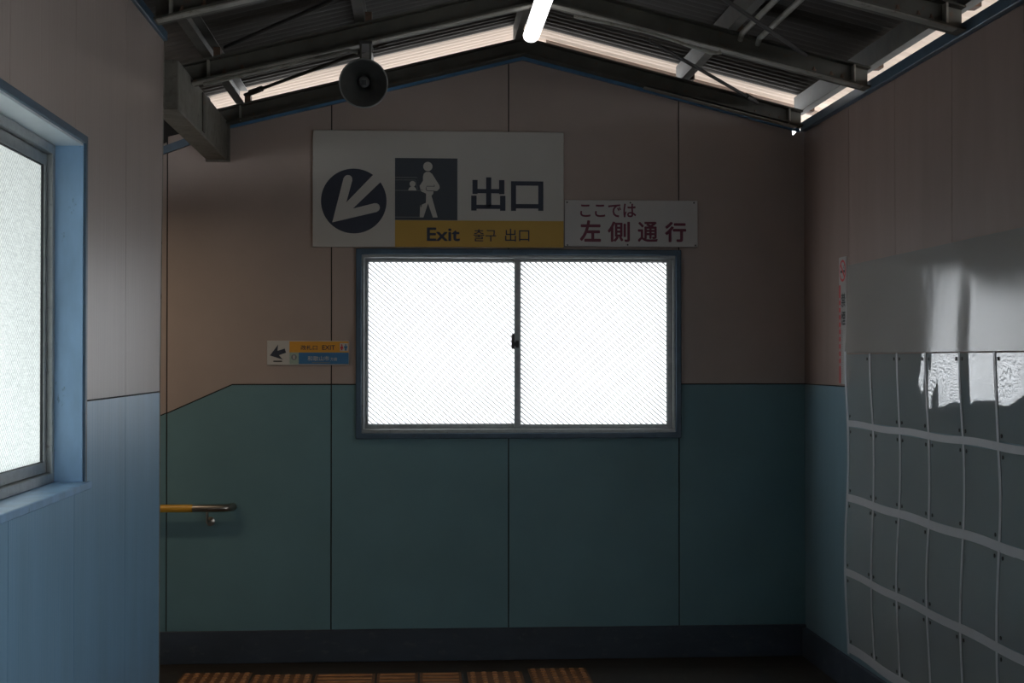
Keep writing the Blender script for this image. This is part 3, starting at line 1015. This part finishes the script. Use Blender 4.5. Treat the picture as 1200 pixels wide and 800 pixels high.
# ------------------------------------------------------------------ no-smoking strip on the right wall
ns = tag(empty('no_smoking_strip', (XR, 7.03, 1.479)), 'tall narrow no-smoking strip sign on the right wall beside the notice board', 'sign')
NW, NH = 0.122, 0.626
B4 = Board((XR - 0.0032, 7.092, 2.105), (0, -1, 0), 0.001, (-1, 0, 0))
MB().box(XR - 0.003, XR - 0.0003, 7.092 - NW, 7.092, 2.105 - NH, 2.105).build('sign_panel', 'sign_white2', ns)
ro = circ(64, 68, 54, 40)
ri = circ(64, 68, 43, 40)
mb = MB()
vs = [B4.pt(u, v, 0.001) for u, v in ro] + [B4.pt(u, v, 0.001) for u, v in ri]
mb.add(vs, [(k, (k + 1) % 40, 40 + (k + 1) % 40, 40 + k) for k in range(40)])
mb.add([B4.pt(u, v, 0.0011) for u, v in ((28, 42), (38, 32), (100, 94), (90, 104))], [(0, 1, 2, 3)])
o = mb.build('prohibition_ring', 'red', ns)
o['kind'] = 'stuff'
o = B4.poly([rect(30, 66, 84, 78), rect(88, 66, 98, 78)] + stroke([(88, 60), (84, 50), (94, 40), (90, 30)], 5), 'cigarette', 'black', ns, 0.0008)
o['kind'] = 'stuff'
B4.poly([rect(4, 138, 30, 624)], 'red_band', 'red', ns)
txt(B4, ns, '禁', (46, 178, 112, 248), 'black', 0.022)
txt(B4, ns, '煙', (46, 268, 112, 338), 'black', 0.022)
o = B4.poly([rect(50, 362 + 11 * k, 58, 368 + 11 * k) for k in range(20)], 'small_print', 'line_grey', ns)
o['kind'] = 'stuff'
o = B4.poly([rect(10, 200 + 36 * k, 24, 214 + 36 * k) for k in range(10)], 'band_print', 'sign_white2', ns, 0.0018)
o['kind'] = 'stuff'

# ------------------------------------------------------------------ notice board of clear pockets on the right wall
nb = tag(empty('notice_board', (XR, 5.65, 0.18)), 'large clear plastic notice board with rows of empty pockets on the right wall', 'notice board')
cols = [6.915, 6.533, 6.168, 5.802, 5.434, 5.080, 4.715, 4.350]
rows = [1.628, 1.289, 0.930, 0.572, 0.205]
BZ0, BZ1 = 0.172, 2.057
BY1, BY0 = 6.940, 4.320


def buckle(yy):
    t = min(1.0, max(0.0, (5.50 - yy) / 0.20))
    return 0.010 * (t * t * (3 - 2 * t)) * math.exp(-max(0.0, 5.30 - yy) * 3.0)


def sheet_d(yy, z):
    """how far the limp plastic stands off the wall"""
    return 0.014 + 0.0085 * math.cos(2 * math.pi * (1.66 - z) / 1.05) + 0.0025 * math.sin(yy * 7.3 + z * 2.0) + buckle(yy) * min(1.0, max(0.0, (z - 1.0) / 0.4))


def ribbon(pts, w_dir, w, lift, name, mat):
    """flat strip with thickness along points (y, z)"""
    st = []
    for yy, z in pts:
        lp = []
        for s, t in ((-1, 0), (1, 0), (1, 1), (-1, 1)):
            y2, z2_ = yy + w_dir[0] * s * w / 2, z + w_dir[1] * s * w / 2
            lp.append((XR - sheet_d(y2, z2_) - lift - 0.0012 * t, y2, z2_))
        st.append(lp)
    return MB().sweep(st).build(name, mat, nb)


def lin(a, b, n):
    return [a + (b - a) * k / n for k in range(n + 1)]


def pocket(ya, yb, za, zb):
    """ya > yb (far to near), za > zb"""
    n = 10
    bulge = random.uniform(0.002, 0.006)
    tilt = random.uniform(-0.012, 0.012)
    ph = random.uniform(0, 6.28)
    vs, fs = [], []
    for i in range(n + 1):
        for j in range(n + 1):
            u, v = i / n, j / n
            yy, z = ya + (yb - ya) * u, za + (zb - za) * v
            e = math.sin(math.pi * u) ** 0.8 * math.sin(math.pi * (0.12 + 0.88 * v) if v < 1 else 0.0) ** 0.8 if 0 < u < 1 and 0 <= v < 1 else 0.0
            d = sheet_d(yy, z) + bulge * e + tilt * (u - 0.5) * e * 0.4 + 0.0012 * e * math.sin(5 * v + 4 * u + ph)
            vs.append((XR - d, yy, z))
    for i in range(n):
        for j in range(n):
            a = i * (n + 1) + j
            fs.append((a, a + 1, a + n + 2, a + n + 1))
    p = MB().add(vs, fs).build('pocket', 'film', nb, smooth=True, face=(-1, 0, 0))
    return p


rivet0 = None
for r in range(4):
    for c in range(7):
        ya, yb = cols[c] - 0.006, cols[c + 1] + 0.006
        za, zb = rows[r] - (0.004 if r == 0 else 0.016), rows[r + 1] + 0.016
        p = pocket(ya, yb, za, zb)
        for yy in (ya - 0.030, yb + 0.030):
            for z in (za - 0.022, zb + 0.022):
                if random.random() < 0.12:
                    continue
                d = sheet_d(yy, z) + 0.002
                loc = Vector((XR - d, yy, z)) - wloc(nb)
                if rivet0 is None:
                    rivet0 = MB().lathe([(0.0075, 0), (0.0075, 0.002), (0.004, 0.003)],
                                        Matrix.Translation((XR - d, yy, z)) @ Matrix.Rotation(-math.pi / 2, 4, 'Y'), 8).build('rivet', 'black', p)
                    riv_me = rivet0.data
                    riv_me.transform(Matrix.Translation(-loc))
                    rivet0.location = loc
                else:
                    shared(rivet0, 'rivet', p, loc)
# upper clear sheet
n, m_ = 60, 6
vs, fs = [], []
for i in range(n + 1):
    for j in range(m_ + 1):
        yy = BY1 + (BY0 - BY1) * i / n
        z = BZ1 + (rows[0] + 0.002 - BZ1) * j / m_
        vs.append((XR - 0.006 - buckle(yy) * min(1.0, 0.3 + j / m_) - (sheet_d(yy, rows[0]) - buckle(yy) - 0.006) * (j / m_) ** 2 - 0.002 * math.sin(yy * 9.0) * j / m_, yy, z))
for i in range(n):
    for j in range(m_):
        a = i * (m_ + 1) + j
        fs.append((a, a + 1, a + m_ + 2, a + m_ + 1))
MB().add(vs, fs).build('upper_sheet', 'sheet', nb, smooth=True, face=(-1, 0, 0))
# white strips
for z, w in zip(rows[1:], (0.030, 0.036, 0.036, 0.045)):
    ribbon([(yy, z + 0.004 * math.sin(yy * 8.6)) for yy in lin(BY1, BY0, 30)], (0, 1), w, 0.001, 'strip', 'tape')
ribbon([(BY1 - 0.014, z) for z in lin(rows[0] + 0.01, BZ0, 16)], (1, 0), 0.030, 0.0012, 'strip', 'tape')
for r in range(4):
    for c in range(1, 7):
        s = random.uniform(-0.006, 0.006)
        ribbon([(cols[c] + s * math.sin(math.pi * k / 8), z) for k, z in enumerate(lin(rows[r] - (0.0 if r == 0 else 0.014), rows[r + 1] + 0.014, 8))],
               (1, 0), 0.020, 0.0016, 'strip', 'tape')

# ------------------------------------------------------------------ handrail by the stairs
hr = tag(empty('handrail', (-1.086, D, 0.745)), 'short wall handrail with amber grip and steel end at the stair head', 'handrail')
hy, hz = D - 0.070, 0.822
MB().tube([(-1.175, hy, hz), (-1.03, hy, hz), (-1.005, hy + 0.003, hz), (-0.988, hy + 0.012, hz), (-0.976, hy + 0.030, hz), (-0.975, hy + 0.048, hz), (-0.975, D - 0.001, hz)],
          0.0195, 20).build('steel_end', 'steel_polished', hr, smooth=True)
MB().tube([(-3.1, hy, hz - 0.97), (-1.55, hy, hz - 0.06), (-1.46, hy, hz - 0.008), (-1.40, hy, hz), (-1.1752, hy, hz)], 0.0202, 20).build('amber_grip', 'rail_yellow', hr, smooth=True)
MB().tube([(-1.100, hy, hz - 0.018), (-1.100, hy, hz - 0.055), (-1.098, hy + 0.016, hz - 0.072), (-1.094, D - 0.006, hz - 0.076)], 0.0075, 10).build('bracket', 'steel_polished', hr, smooth=True)
MB().lathe([(0.024, 0), (0.024, 0.006), (0.014, 0.011)], Matrix.Translation((-1.092, D - 0.0005, hz - 0.076)) @ Matrix.Rotation(math.pi / 2, 4, 'X'), 20).build('wall_flange', 'steel_polished', hr, smooth=True)
